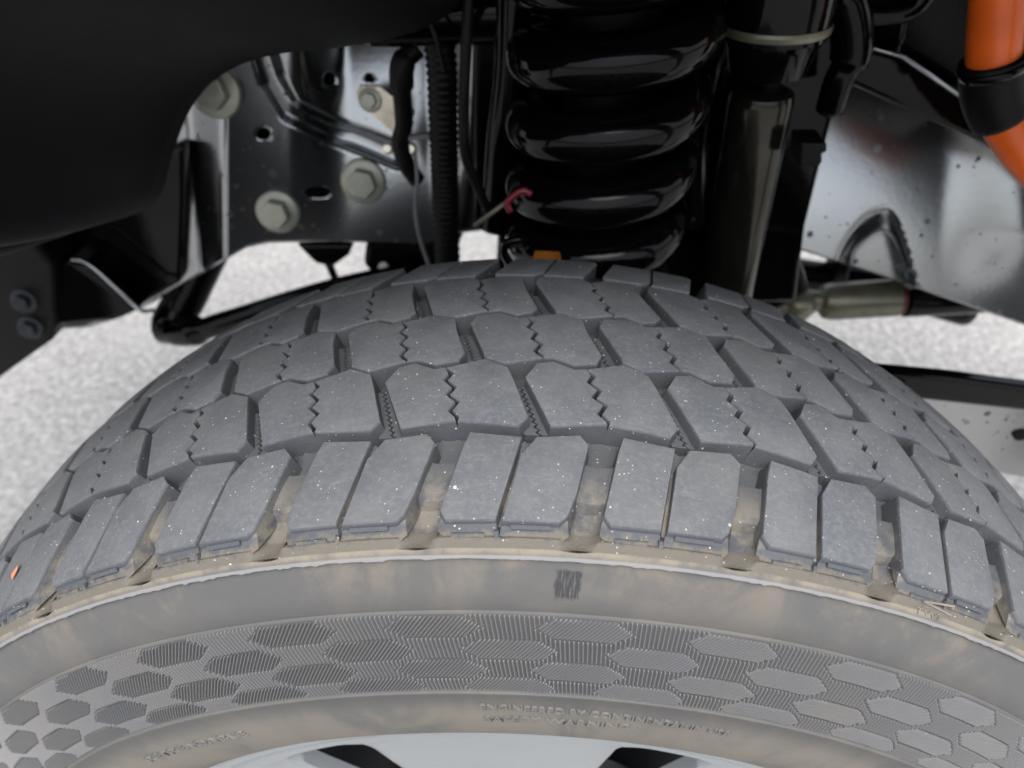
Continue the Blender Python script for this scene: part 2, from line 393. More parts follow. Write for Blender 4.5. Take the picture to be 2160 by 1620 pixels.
VAR = 3
lib = {}
for row, pair in ROWS.items():
    for h, ol in enumerate(pair):
        for v in range(VAR):
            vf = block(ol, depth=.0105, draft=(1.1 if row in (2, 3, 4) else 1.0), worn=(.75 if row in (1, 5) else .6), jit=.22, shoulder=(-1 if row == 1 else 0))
            if row == 1:                                     # moulded details low on the outer wall
                def wallbox(u0, u1, a0, a1, out):
                    P = []
                    for o in (0, out):
                        for u_, s_ in ((u0, a0), (u1, a0), (u1, a1), (u0, a1)):
                            y = -101.9+(-106.3+101.9)*s_; dr = -.0008+(-.0048+.0008)*s_
                            q = TP(u_, y, dr); nrm = Vector((math.sin(u_*PA)*.45, -.9, math.cos(u_*PA)*.45)); P.append(q+nrm*(o-.0004))
                    return P, [(4, 5, 6, 7), (0, 1, 5, 4), (1, 2, 6, 5), (2, 3, 7, 6), (3, 0, 4, 7)]
                if h == 0: vf = join(vf, wallbox(-.475, -.270, .60, .98, .0009), wallbox(-.205, -.180, .45, .95, .0014))
                else: vf = join(vf, wallbox(-.110, .135, .12, .36, .0008))
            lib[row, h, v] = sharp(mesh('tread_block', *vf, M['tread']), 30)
def zig(c0, c1, n, amp):
    out = []
    for i in range(n+1):
        t = i/n; u = c0[0]+(c1[0]-c0[0])*t; y = c0[1]+(c1[1]-c0[1])*t
        out.append((u+(amp if i % 2 else -amp), y))
    return out
# raised floors of the cross grooves between centre blocks, cut by a zigzag sipe
TIES = {2: ((.912, -33.0), (1.055, -60.0), 0), 3: ((.447, 6.0), (.575, -20.5), 0), 4: ((-.045, 48.0), (.100, 19.0), 0)}
for row, (c0, c1, _) in TIES.items():
    w_ = .10
    Z = zig(c0, c1, 19, .013)
    a = [(u-.0105, y) for u, y in Z]; b = [(u+.0105, y) for u, y in Z]
    lft = a+[(c1[0]-w_, c1[1]), (c0[0]-w_, c0[1])]; rgt = [(c0[0]+w_, c0[1]), (c1[0]+w_, c1[1])]+b[::-1]
    for h, pl in enumerate((lft, rgt)):
        n = len(pl); V = [TP(u, y, -.0058) for u, y in pl]+[TP(u, y, -.0103) for u, y in pl]
        F = [tuple(range(n))]+[(i, (i+1) % n, n+(i+1) % n, n+i) for i in range(n)]
        lib['tie', row, h] = mesh('tie_bar', V, F, M['tread'])
# shallow floor between the two halves of a shoulder pair
for row, pl in ((1, [(.0, -67.5), (-.045, -65.0), (-.085, -67.5), (-.225, -101.9), (-.135, -101.9), (-.040, -74.6)]), (5, [(.17, 100.5), (.235, 100.5), (.12, 72.0), (.05, 68.0)])):
    n = len(pl); V = [TP(u, y, -.0036) for u, y in pl]+[TP(u, y, -.0103) for u, y in pl]
    lib['tie', row, 0] = mesh('tie_bar', V, [tuple(range(n))]+[(i, (i+1) % n, n+(i+1) % n, n+i) for i in range(n)], M['tread'])
# stepped scoop between two shoulder block pairs
def scoop():
    ys = [-59.7, -63, -67.2, -72.6, -73.2, -74.4, -80, -85.5, -89.4, -90.2, -91.6, -95.1, -98.3, -101.5, -104.2, -106, -107.2, -108.5]
    dr = [-10, -9.9, -9.8, -9.7, -9.0, -5.2, -4.8, -4.8, -5.0, -5.8, -9.9, -10.0, -9.6, -8.9, -8.0, -7.3, -6.7, -5.7]
    RISE = [(-108.5, 0.0), (-107.2, 1.8), (-106, 3.4), (-104.2, 3.9), (-101.5, 3.9), (-100.5, 3.2), (-66.5, 3.2), (-65, 1.3)]
    V, F = [], []; m = 11
    for y, d in zip(ys, dr):
        c = lerp_tab(y/1000, CU); hw = .138
        for k in range(m):
            s = -1+2*k/(m-1)
            V.append(TP(c+hw*s*.92, y, (d+lerp_tab(y, RISE)*abs(s)**(5.0 if y > -101 else 2.6))/1000))
    for j in range(len(ys)-1):
        for k in range(m-1): F.append((j*m+k, j*m+k+1, (j+1)*m+k+1, (j+1)*m+k))
    return V, F
lib['scoop'] = sharp(mesh('groove_floor', *scoop(), M['tread']), 22)
near, far = range(-10, 12), []
KIN = {1: 0, 2: 0, 3: 0, 4: 0, 5: 0}
def put(me, name, k):
    o = link(name, me, tyre); o.rotation_euler = (0, k*PA, 0); return o
VIS = range(-10, 12)
for k in VIS:
    for row in ROWS:
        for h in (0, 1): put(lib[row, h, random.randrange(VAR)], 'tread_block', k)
    for row in TIES:
        for h in (0, 1): put(lib['tie', row, h], 'tie_bar', k)
    put(lib['scoop'], 'groove_floor', k)
    for row in (1, 5): put(lib['tie', row, 0], 'tie_bar', k)
V, F = [], []
for k in range(12, 31):                                      # the part of the tread turned to the ground
    Rm = Matrix.Rotation(k*PA, 3, 'Y')
    for key in [(row, h, 0) for row in ROWS for h in (0, 1)]+['scoop']:
        me = lib[key]; b = len(V)
        V += [Rm @ v.co for v in me.vertices]; F += [tuple(i+b for i in pl.vertices) for pl in me.polygons]
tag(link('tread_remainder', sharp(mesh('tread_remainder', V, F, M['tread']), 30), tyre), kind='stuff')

# textured sidewall band: fine ribs running across, bent inside a lattice of hexagons
HEXP = 2*math.pi/38; HR = [.3505, .3387, .3275, .3170]; HA0 = math.radians(-1.05)
NL = 38*32; STEP = 2*math.pi/NL; r0, r1 = .3138, .3566
def hex_at(t, r):
    for i, rc in enumerate(HR):
        dr = abs(r-rc)
        if dr > .0057: continue
        ph = HA0+(HEXP/2 if i % 2 == 0 else 0)
        d = (t-ph+HEXP/2) % HEXP-HEXP/2
        if abs(d)*r < .0193-dr/.0057*.0082: return i+1
    return 0
V, F = [], []
def rib(pts):
    if len(pts) < 3: return
    b = len(V); n = len(pts)
    for j, (t, r) in enumerate(pts):
        y = side_y(r); hgt = .00095 if 0 < j < n-1 else .0002
        for du, hh in ((-.00052, -.0002), (-.00015, hgt), (.00015, hgt), (.00052, -.0002)):
            tt = t+du/r; rr = r+hh*.3
            V.append((rr*math.sin(tt), y-hh, rr*math.cos(tt)))
    for j in range(n-1):
        for q in range(3): F.append((b+j*4+q, b+j*4+q+1, b+j*4+5+q, b+j*4+4+q))
def runs(fun, a, b, n, want):
    cur = []
    for k in range(n+1):
        r = a+(b-a)*k/n; t = fun(r)
        if (hex_at(t, r) == want): cur.append((t, r))
        else:
            rib(cur[::max(1, len(cur)//10)]+cur[-1:] if len(cur) > 20 else cur); cur = []
    rib(cur)
for i in range(NL):
    t0 = math.atan2(math.sin(i*STEP), math.cos(i*STEP))
    if abs(t0) > 1.75: continue
    runs(lambda r: t0-.12*(r-.335)/r, r0, r1, 96, 0)
    for h, rc in enumerate(HR): runs(lambda r: t0+.80*(r-rc)/r, max(r0, rc-.0058), min(r1, rc+.0058), 22, h+1)
tag(link('sidewall_rib', mesh('sidewall_rib', V, F, M['rib']), tyre), kind='stuff')

# raised lettering
def lettering(txt, t0, t1, rtop0, rtop1, hgt, name, rise=.0008, mat='letter', on=None, bold=.007):
    cu = bpy.data.curves.new(name, 'FONT'); cu.body = txt; cu.extrude = .1; cu.size = 1; cu.offset = bold; cu.resolution_u = 3
    tmp = bpy.data.objects.new('tmp', cu); COL.objects.link(tmp)
    dg = bpy.context.evaluated_depsgraph_get(); me = bpy.data.meshes.new_from_object(tmp.evaluated_get(dg))
    bpy.data.objects.remove(tmp); bpy.data.curves.remove(cu)
    xs = [v.co.x for v in me.vertices]; ys = [v.co.y for v in me.vertices]; x0, x1, y0, y1 = min(xs), max(xs), min(ys), max(ys)
    for v in me.vertices:
        f = (v.co.x-x0)/(x1-x0); t = math.radians(t0+(t1-t0)*f); r = rtop0+(rtop1-rtop0)*f-hgt*(1-(v.co.y-y0)/(y1-y0))
        out = rise if v.co.z > 0 else -.0006
        if on: y, r2 = on(r); yy = y-out*.75; rr = r2+out*.65
        else: yy = side_y(r)-out; rr = r
        v.co = (rr*math.sin(t), yy, rr*math.cos(t))
    me.materials.clear(); me.materials.append(M[mat])
    return link(name, me, tyre)
lettering('ENGINEERED BY CONTINENTAL IN USA', -3.45, 17.2, .3037, .3012, .0042, 'lettering')
lettering('SAFETY WARNING', -3.3, 8.9, .2932, .2940, .0050, 'lettering')
lettering('RETREADABLE', -39.4, -25.7, .2945, .2948, .0046, 'lettering')
def band(r): return lerp_tab(r, [(.3814, -.1095), (.3832, -.1085), (.3862, -.1062), (.3885, -.1040)]), r
lettering('TWI', 22.7, 24.5, .3842, .3838, .0019, 'lettering', .0004, 'side', band, 0)
lettering('<', 23.0, 25.2, .3880, .3880, .0034, 'wear_mark', .0006, 'side', band, 0)

# rim
rim_prf = [(-.1085, .2440), (-.1112, .2468), (-.1135, .2472), (-.1150, .2455), (-.1152, .2425), (-.1142, .2390), (-.1112, .2365), (-.1080, .2335), (-.1072, .2310)]
rim = link('rim', sharp(mesh('rim', *lathe(rim_prf, 240), M['rim']), 45), wheel, (0, 0, R_AX))
barrel = link('barrel', sharp(mesh('barrel', *lathe([(-.1072, .2310), (-.100, .2270), (-.085, .218), (.06, .212), (.085, .235)], 120), M['disc']), 45), rim)
NH = 7; HC = .183
def face_sector():
    V, F = [], []; m = 64; rings = 7
    for q in range(rings+3):
        for k in range(m):
            g = 2*math.pi*k/m; cx, cy = math.cos(g), math.sin(g)
            e = 6.5; s = (abs(cx/.0225)**e+abs(cy/.0400)**e)**(-1/e); hx, hy = cx*s, cy*s       # window edge
            hw = math.pi/NH; sx = hw; bx = .231-HC; bn = HC-.07
            lx = (sx*HC)/abs(cx) if abs(cx) > 1e-6 else 9; ly = (bx if cy > 0 else bn)/abs(cy) if abs(cy) > 1e-6 else 9
            L = min(lx, ly); ox, oy = cx*L, cy*L
            if q < 3: f = 0; back = [.010, .006, .0018][q]; px_, py_ = hx*(1-.02*(2-q)), hy*(1-.02*(2-q))
            else:
                f = (q-2)/rings; f = f**1.3; back = 0 if q > 3 else .0004; px_, py_ = hx+(ox-hx)*f, hy+(oy-hy)*f
            r = HC+py_; t = px_/HC
            yb = -.1072-.0022*math.exp(-((r-.224)/.006)**2)+.003*((.231-r)/.1)**2 if r > .13 else -.1072+.0031+.05*(.13-r)
            V.append((r*math.sin(t), yb+back, r*math.cos(t)))
    for q in range(rings+2):
        for k in range(m): F.append((q*m+k, q*m+(k+1) % m, (q+1)*m+(k+1) % m, (q+1)*m+k))
    return V, F
sec = sharp(mesh('spoke', *face_sector(), M['rim']), 40)
for k in range(NH):
    o = link('spoke', sec, rim); o.rotation_euler = (0, math.radians(-30.6+360/7*k), 0)
link('hub', sharp(mesh('hub', *spun(Vector((0, -.115, 0)), Vector((0, 0, 0)), [(0, .03), (0, .060), (.008, .066), (.012, .10), (.05, .10)], 48), M['rim']), 30), rim)
bd = link('brake_disc', sharp(mesh('brake_disc', *spun(Vector((0, -.04, R_AX)), Vector((0, .1, R_AX)), [(0, .09), (0, .182), (.03, .182), (.03, .09)], 64), M['disc']), 30))
tag(bd, 'dark brake disc seen through the rim windows', 'brake disc')
# ------------------------------------------------------------------ grit on the tread
random.seed(11)
def pebble(c, s, up):
    bm = bmesh.new(); bmesh.ops.create_icosphere(bm, subdivisions=1, radius=1)
    a, b = frame_of(up); V = []
    sx, sy, sz = s*random.uniform(.6, 1.2), s*random.uniform(.6, 1.1), s*random.uniform(.35, .7); g = random.uniform(0, 6.3)
    for v in bm.verts:
        q = v.co*random.uniform(.82, 1.15); x = q.x*math.cos(g)-q.y*math.sin(g); y = q.x*math.sin(g)+q.y*math.cos(g)
        V.append(c+a*x*sx+b*y*sy+up*(q.z*sz+sz*.4))
    F = [tuple(v.index for v in f.verts) for f in bm.faces]; bm.free(); return V, F
parts = []
for i in range(170):
    u = random.gauss(1.0, 3.2); y = random.uniform(-100, 100)
    up = Vector((math.sin(u*PA), 0, math.cos(u*PA)))
    parts.append(pebble(TP(u, y, -.0001)+Vector((0, 0, R_AX)), random.choice([.00018, .00024, .0003, .00022, .0004]), up))
tag(link('grit', mesh('grit', *join(*parts), M['grit'])), 'fine pale grit scattered over the tread blocks', 'grit', kind='stuff')
o = link('pebble', mesh('pebble', *pebble(TP(-.4616, -88.9)+Vector((0, 0, R_AX)), .0013, Vector((0, 0, 1))), M['grit']))
tag(o, 'small white stone chip lying on a shoulder block, largest on the tyre', 'stone')
q = [TP(-4.19, -80.6, .0003), TP(-4.145, -81.5, .0011), TP(-4.14, -84.0, .0007), TP(-4.175, -88.0, .0004), TP(-4.21, -85.0, .0009)]
o = link('flake', mesh('flake', *prism([p+Vector((0, 0, R_AX)) for p in q], (0, 0, .0004)), M['flake']))
tag(o, 'small orange flake on the shoulder block at the far left', 'flake')

# ------------------------------------------------------------------ frame rail behind the wheel
RY = .300
TOPE = [(60, 95), (500, 90), (900, 66), (1300, 20), (1480, -30), (2320, -30)]
BOTE = [(60, 700), (110, 694), (180, 690), (250, 668), (310, 640), (400, 588), (480, 540), (515, 520), (560, 510), (700, 507), (900, 514), (960, 490), (1060, 478), (1500, 484), (1690, 524), (1900, 592), (2160, 682), (2320, 738)]
BEAD = [(552, 96), (575, 170), (612, 232), (690, 272), (770, 300), (840, 330)]
HOLES = [(695, 167, 14, 15), (780, 165, 10, 10), (556, 282, 16, 13), (670, 405, 29, 12)]
def seg_d(p, a, b):
    ax, ay = a; bx, by = b; dx, dy = bx-ax, by-ay; t = max(0, min(1, ((p[0]-ax)*dx+(p[1]-ay)*dy)/(dx*dx+dy*dy)))
    return math.hypot(p[0]-ax-dx*t, p[1]-ay-dy*t)
def rail_y(px, py):
    y = RY
    y += .045*sstep(px, 478, 392+(py-240)*.10) if px < 480 else 0        # the rail steps inward towards the front
    d = min(seg_d((px, py), a, b) for a, b in zip(BEAD, BEAD[1:])) if 480 < px < 920 else 99
    y += .010*sstep(d, 30, 10)                                            # pressed bead
    if 1690 < px < 2050:                                                  # arched pressing
        top = 442+((px-1868)/(112 if px < 1868 else 62))**2*(120 if px < 1868 else 150)
        e = (py-top)/28.0
        y += .022*sstep(e, -.2, 1.6)*sstep(px, 1745, 1800)*sstep(px, 1975, 1935)
    y -= .012*sstep(px, 1980, 2180)*sstep(py, 640, 480)
    y += .00010*(500-py)*sstep(px, 610, 740)*sstep(px, 1000, 900)          # twisted face: leans back towards the spring
    y += .000125*(520-py)*sstep(px, 1380, 1450)
    if px < 650: y -= 3.0e-7*(650-max(px, 478))**2
    return y
def rail_sheet():
    V, F = [], []; px = [60+6*i for i in range(int((2320-60)/6)+1)]; NR = 84
    keep = {}
    pxy = []
    for i, x in enumerate(px):
        a, b = lerp_tab(x, TOPE), lerp_tab(x, BOTE)
        for j in range(NR+1): pxy.append((x, a+(b-a)*j/NR))
    # open the holes: snap the nearest ring of points to the edge, drop faces inside
    def ell(p):
        for (cx, cy, rx, ry) in HOLES:
            e = math.hypot((p[0]-cx)/rx, (p[1]-cy)/ry)
            if e < 1.45: return e, cx, cy, rx, ry
        return None
    for n, p in enumerate(pxy):
        e = ell(p)
        if e and .72 < e[0] < 1.28:
            k = 1/e[0]; pxy[n] = (e[1]+(p[0]-e[1])*k, e[2]+(p[1]-e[2])*k)
    V = [at(p[0], p[1], rail_y(*p)) for p in pxy]; n1 = NR+1
    for i in range(len(px)-1):
        for j in range(NR):
            q = (i*n1+j, i*n1+j+1, (i+1)*n1+j+1, (i+1)*n1+j)
            c = (sum(pxy[k][0] for k in q)/4, sum(pxy[k][1] for k in q)/4); e = ell(c)
            if e and e[0] < .93: continue
            F.append(q)
    # lower flange turned inward
    b = len(V)
    for i in range(len(px)):
        p = V[i*n1+NR]; V += [p+Vector((0, .004, -.0035)), p+Vector((0, .010, -.005)), p+Vector((0, .075, -.005))]
    for i in range(len(px)-1):
        A = [i*n1+NR, b+i*3, b+i*3+1, b+i*3+2]; B = [(i+1)*n1+NR, b+i*3+3, b+i*3+4, b+i*3+5]
        for k in range(3): F.append((A[k], A[k+1], B[k+1], B[k]))
    return V, F
me = sharp(mesh('frame_rail', *rail_sheet(), M['rail']), 60)
rail = link('frame_rail', me)
tag(rail, 'glossy black steel frame rail arching behind the tyre', 'frame rail')
so = rail.modifiers.new('solid', 'SOLIDIFY'); so.thickness = .004; so.offset = -1
bk = link('inner_web', mesh('inner_web', [at(60, 60, .39), at(2320, -60, .39), at(2320, 690, .39), at(1690, 500, .39), at(1480, 470, .39), at(960, 470, .39), at(900, 495, .39), at(560, 495, .39), at(500, 510, .39), at(60, 640, .39)], [tuple(range(10))], M['dark']), rail)

def hexbolt(name, c, nrm, size, parent, tilt=0.3, mat='zinc', label=None):
    """hex head with a washer face"""
    nrm = nrm.normalized(); rel = c
    a, b = frame_of(nrm)
    P = [rel+nrm*size*.12+(a*math.cos(tilt+k*math.pi/3)+b*math.sin(tilt+k*math.pi/3))*size*.66 for k in range(6)]
    Vh, Fh = prism(P, nrm*size*.72)
    o = link(name, mesh(name, Vh, Fh, M[mat]), parent); bevel(o, size*.07, 2)
    if label: o['label'] = label
    wv = spun(rel-nrm*.002, rel+nrm, [(0, size), (.002+size*.10, size), (.002+size*.2, size*.93), (.002+size*.26, size*.70)], 32)
    link('washer', sharp(mesh('washer', *wv, M[mat]), 30), o)
    return o
for (x, y, s) in [(455, 192, .0205), (587, 445, .0195), (767, 382, .0198)]:
    c = at(x, y, rail_y(x, y)-.0005) if x > 480 else at(x, y, rail_y(x, y)-.010)
    hexbolt('bolt', c, Vector((.06, -1, .22)), s, rail, .25)

# bolted bracket on the front of the rail
P = [at(-60, 470, .285), at(60, 500, .285), at(112, 560, .285), at(118, 690, .285), at(106, 722, .285), at(-60, 840, .285)]
br = link('body_mount_bracket', mesh('body_mount_bracket', *prism(P, (0, .05, 0)), M['hose'])); bevel(br, .006, 3)
tag(br, 'black bracket with two bolts at the left edge, below the liner', 'bracket')
for (x, y) in [(52, 634), (66, 690)]: hexbolt('bolt', at(x, y, .2845), Vector((.1, -1, .25)), .0125, br, .5, 'disc')
# black cover plate lying on the lower front of the rail
P = [at(60, 545, .296), at(150, 548, .30), at(190, 560, .30), at(295, 655, .296), at(240, 678, .290), at(118, 690, .29)]
P2 = [at(40, 455, .328), at(392, 300, .328), at(392, 420, .328), at(384, 592, .328), at(310, 636, .328), at(180, 686, .328), at(60, 694, .328)]
ex = link('rail_black_sheet', mesh('rail_black_sheet', *prism([p-Vector((0, .004, 0)) for p in P2], (0, .02, 0)), M['gloss'])); bevel(ex, .004, 2)  # black sheet added over the rail to keep this stretch black
tag(ex, 'gloss black sheet added over the rail below the liner, left of the bright bend in the rail', 'plate')
pl = link('cover_plate', mesh('cover_plate', *prism(P, (0, .03, 0)), M['gloss'])); bevel(pl, .005, 3)
link('edge_glint', mesh('edge_glint', *tube(catmull([at(150, 547, .294), at(186, 556, .294), at(250, 612, .292), at(296, 654, .290), at(325, 655, .290)], 5), .0022, 8), M['rail'], True), pl)  # bright metal tube standing in for the highlight on the slanted edge
tag(pl, 'gloss black plate with bright slanted edge beside the two-bolt bracket', 'plate')

# plastic arch liner over the front of the wheel: visible edge measured on the photo, rolling outward overhead
LE = [(-220, 560), (0, 492), (100, 474), (220, 452), (300, 432), (332, 395), (350, 330), (384, 235), (430, 170), (490, 128), (560, 104), (640, 88), (770, 74), (900, 40), (1000, -40), (1120, -190)]
EDGE = catmull([(x, y, 0) for x, y in LE], 6)
V, F = [], []; NC = 16
for e in EDGE:
    for j in range(NC+1):
        f = j/NC
        Y = .215-.33*f
        p = at(e.x, e.y, .215)
        # sweep outboard (towards -y), rising and flaring away from the tyre
        flare = f*f
        q = Vector((p.x-.09*flare, Y, p.z+.055*f+.10*flare))
        fold = .022*math.exp(-((e.x-262)/38.0)**2)*sstep(f, 0, .2)
        q += Vector((-.6, 0, .6))*fold
        V.append(q)
n1 = NC+1
for i in range(len(EDGE)-1):
    for j in range(NC): F.append((i*n1+j, i*n1+j+1, (i+1)*n1+j+1, (i+1)*n1+j))
ln = link('fender_liner', mesh('fender_liner', V, F, M['plastic'], True))
m_ = ln.modifiers.new('solid', 'SOLIDIFY'); m_.thickness = .004
tag(ln, 'matte black plastic wheel arch liner at upper left', 'liner')

# fender over the wheel (above the frame of the photograph; it shades the wheel well)
V, F = [], []; na = 40
for i in range(na+1):
    t = math.radians(-100+200*i/na); rr = .64
    for (dr, y) in ((0, -.060), (.002, -.085), (.02, -.100), (.20, -.108)):
        V.append((math.sin(t)*(rr+dr), y, R_AX+math.cos(t)*(rr+dr)))
for i in range(na):
    for j in range(3): F.append((i*4+j, i*4+j+1, i*4+5+j, i*4+4+j))
fd = link('fender', mesh('fender', V, F, M['body'], True)); tag(fd, 'painted fender lip arching above the wheel', 'fender')
hd = link('well_roof_blocker', mesh('well_roof_blocker', *prism([Vector((-1.0, -.07, 1.08)), Vector((1.0, -.07, 1.08)), Vector((1.0, .60, 1.08)), Vector((-1.0, .60, 1.08))], (0, 0, .03)), M['dark']))  # unseen roof panel, sized to keep overhead light out of the well
tag(hd, 'unseen dark roof panel placed to block light above the wheel well', 'light blocker')
V = [(-1.1, .42, .80), (1.1, .42, .80), (1.1, .42, 1.06), (-1.1, .42, 1.06)]
ap = link('inner_apron', mesh('inner_apron', *prism([Vector(v) for v in V], (0, .02, 0)), M['dark'])); tag(ap, 'dark apron panel behind the spring above the rail', 'apron')

# ------------------------------------------------------------------ coil spring
SC = at(1280, 300, .175); SX, SYc = .0430, .205
def spring_pts():
    P = []; n = 6.4; z0 = .694; pitch = .0425
    for i in range(int(n*48)+1):
        t = i/48; z = z0+pitch*t
        g = 2*math.pi*t-.6
        k = 1 if t > 1 else .94+.06*t
        P.append(Vector((SX+.010*(t-3)*.05+.0495*k*math.cos(g), SYc+.0495*k*math.sin(g), z)))
    return P
sp = link('coil_spring', mesh('coil_spring', *tube(spring_pts(), .0172, 20), M['gloss'], True))
tag(sp, 'thick gloss black coil spring standing behind the tyre', 'coil spring')
# axle seat below the spring
A = Vector((SX, SYc, .69)); B = Vector((SX, SYc, .5))
st = empty('spring_perch', (SX, SYc, .60)); tag(st, 'black spring perch below the coil spring', 'spring perch')
def local(VF, o): return [v-o.location for v in VF[0]], VF[1]
link('seat_cup', sharp(mesh('seat_cup', *local(spun(A, B, [(-.004, .045), (0, .066), (.006, .070), (.016, .068), (.026, .050), (.10, .044)]), st), M['gloss']), 30), st)
link('label_tag', mesh('label_tag', *local(prism([at(1128, 532, .136), at(1180, 534, .136), at(1184, 548, .136), at(1124, 548, .136)], (0, .002, 0)), st), M['label']), st)
bump = link('bump_stop', sharp(mesh('bump_stop', *spun(Vector((SX, SYc, .712)), Vector((SX, SYc, 1.0)), [(0, .018), (.01, .028), (.05, .030), (.09, .026), (.15, .030), (.29, .030)]), M['hose']), 30))
tag(bump, 'black rubber bump stop inside the coil spring', 'bump stop')

# ------------------------------------------------------------------ shock absorber
sa, sb = at(1640, 30, .225), at(1526, 640, .225)
L = (sb-sa).length
sh = empty('shock_absorber', sb); tag(sh, 'gloss black shock absorber right of the coil spring', 'shock absorber')
link('dust_tube', sharp(mesh('dust_tube', *local(spun(sa, sb, [(.045, .016), (.047, .0200), (.052, .0212), (L, .0212)], 56), sh), M['shock']), 25), sh)
link('piston_cap', sharp(mesh('piston_cap', *local(spun(sa, sb, [(-.05, .032), (-.004, .033), (.012, .0325), (.018, .028), (.034, .024)], 48), sh), M['gloss']), 25), sh)
link('collar', sharp(mesh('collar', *local(spun(sa, sb, [(.004, .0335), (.006, .0342), (.009, .0335), (.0095, .030)], 48), sh), M['tie']), 25), sh)
c0 = at(1712, 318, .180)
P = [at(1690, 302, .185), at(1745, 302, .185), at(1745, 322, .185), at(1733, 325, .185), at(1736, 340, .185), at(1728, 353, .185), at(1685, 353, .185)]
o = link('clip', mesh('clip', *local(prism(P, (0, .025, 0)), sh), M['hose']), sh); bevel(o, .002)
P = [at(1500, -60, .275), at(1800, -60, .275), at(1792, 110, .275), at(1745, 300, .275), at(1700, 480, .275), at(1680, 640, .275), at(1480, 640, .275), at(1500, 400, .275)]
P = [at(1580, -60, .275), at(1800, -60, .275), at(1792, 110, .275), at(1745, 300, .275), at(1700, 480, .275), at(1680, 640, .275), at(1480, 640, .275), at(1490, 300, .275), at(1520, 150, .275), at(1560, 60, .275)]
o = link('shock_shroud', mesh('shock_shroud', *prism(P, (0, .018, 0)), M['gloss'])); bevel(o, .005, 3); tag(o, 'black steel shroud standing behind the shock absorber', 'shroud')
# upper mount bracket wrapping the shock
P = catmull([at(1560, -60, .235), at(1740, -50, .235), at(1788, 20, .235), at(1796, 110, .235), at(1770, 170, .235), at(1752, 230, .24)], 6)
me = mesh('shock_tower', *tube(P, [.016]*10+[.013]*(len(P)-20)+[.010]*10, 14), M['gloss'], True)
o = link('shock_tower', me); tag(o, 'gloss black bracket edge curving over the shock absorber top', 'bracket')

# ------------------------------------------------------------------ right side: plate above the rail, conduit, arms
P = [at(1800, 90, .262), at(1905, 118, .262), at(2060, 226, .262), at(2140, 290, .262), at(2330, 400, .262), at(2330, 470, .262), at(2150, 372, .262), at(2080, 308, .262), at(1778, 172, .262)]
pb = link('flange_plate', mesh('flange_plate', *prism(P, (0, .06, 0)), M['gloss'])); bevel(pb, .004, 3)
tag(pb, 'gloss black flange plate sloping above the right part of the rail', 'plate')
link('flange_glint', mesh('flange_glint', *tube([at(1806, 92, .2605), at(1905, 119, .2605), at(2058, 226, .2605)], .0017, 8), M['rail'], True), pb)  # bright tube added to draw the highlight along the rounded flange
P = [at(1815, -60, .30), at(2330, -60, .30), at(2330, 330, .30), at(2060, 200, .30), at(1880, 90, .30), at(1815, 92, .30)]
cb = link('cross_bracket', mesh('cross_bracket', *prism(P, (0, .03, 0)), M['black'])); bevel(cb, .004, 2)
tag(cb, 'black steel bracket behind the orange conduit', 'bracket')
P = catmull([at(1800, 26, .25), at(1870, 28, .25), at(1925, 14, .25), at(1960, -30, .25), at(1990, -100, .25)], 6)
o = link('brake_pipe', mesh('brake_pipe', *tube(P, .0075, 14), M['gloss'], True)); tag(o, 'gloss black bent pipe at the top right', 'pipe')
P = catmull([at(1905, 45, .27), at(1898, 80, .268), at(1890, 100, .27), at(1888, 125, .268)], 6)
o = link('wire_clip', mesh('wire_clip', *tube(P, .003, 10), M['gloss'], True)); tag(o, 'small bent black wire clip left of the orange conduit', 'clip')
cond = empty('orange_conduit', at(2106, 180, .20)); tag(cond, 'orange corrugated-free conduit looping down at the right edge', 'conduit')
cond['label'] = 'bright orange conduit with black sleeve looping at the upper right edge'
CP = catmull([at(2112, -120, .20), at(2108, -30, .20), at(2100, 60, .20), at(2096, 130, .20), at(2100, 200, .20), at(2130, 265, .20), at(2180, 335, .20), at(2260, 410, .20)], 8)
link('conduit_tube', mesh('conduit_tube', *local(tube(CP, .0148, 20), cond), M['orange'], True), cond)
i0, i1 = 23, 38
seg_ = CP[i0:i1]
link('sleeve', mesh('sleeve', *local(tube(seg_, .0185, 20), cond), M['hose'], True), cond)
o = link('sleeve_band', mesh('sleeve_band', *local(tube(CP[i0+1:i0+4], .0192, 20), cond), M['gloss'], True), cond)

# tie rod end
td = empty('tie_rod', at(1780, 630, .36)); tag(td, 'olive zinc tie rod with ball joint end low behind the tyre', 'tie rod')
ta, tb = at(1752, 636, .36), at(1890, 628, .36)
link('sleeve_tube', sharp(mesh('sleeve_tube', *local(spun(ta, tb, [(-.012, .012), (-.008, .0175), (0, .0195), ((tb-ta).length, .0195)], 28), td), M['tie']), 30), td)
tc = tb+(tb-ta).normalized()*.004
link('red_ring', sharp(mesh('red_ring', *local(spun(tb, tc, [(0, .016), (.001, .018), (.005, .018), (.006, .016)], 28), td), M['red']), 30), td)
tdv = (tb-ta).normalized()
link('rod', sharp(mesh('rod', *local(spun(tc, tc+tdv, [(0, .0165), (.004, .021), (.24, .021)], 28), td), M['gloss']), 30), td)
bj = at(1682, 632, .36)
link('ball_joint', sharp(mesh('ball_joint', *local(spun(bj+Vector((0, -.004, .012)), bj+Vector((0, .004, -.03)), [(0, .006), (.003, .013), (.008, .0185), (.018, .020), (.030, .016)], 32), td), M['tie']), 40), td)
link('neck', sharp(mesh('neck', *local(tube([bj, bj+(ta-bj)*.5, ta], [.012, .011, .012], 16), td), M['tie']), 30), td)

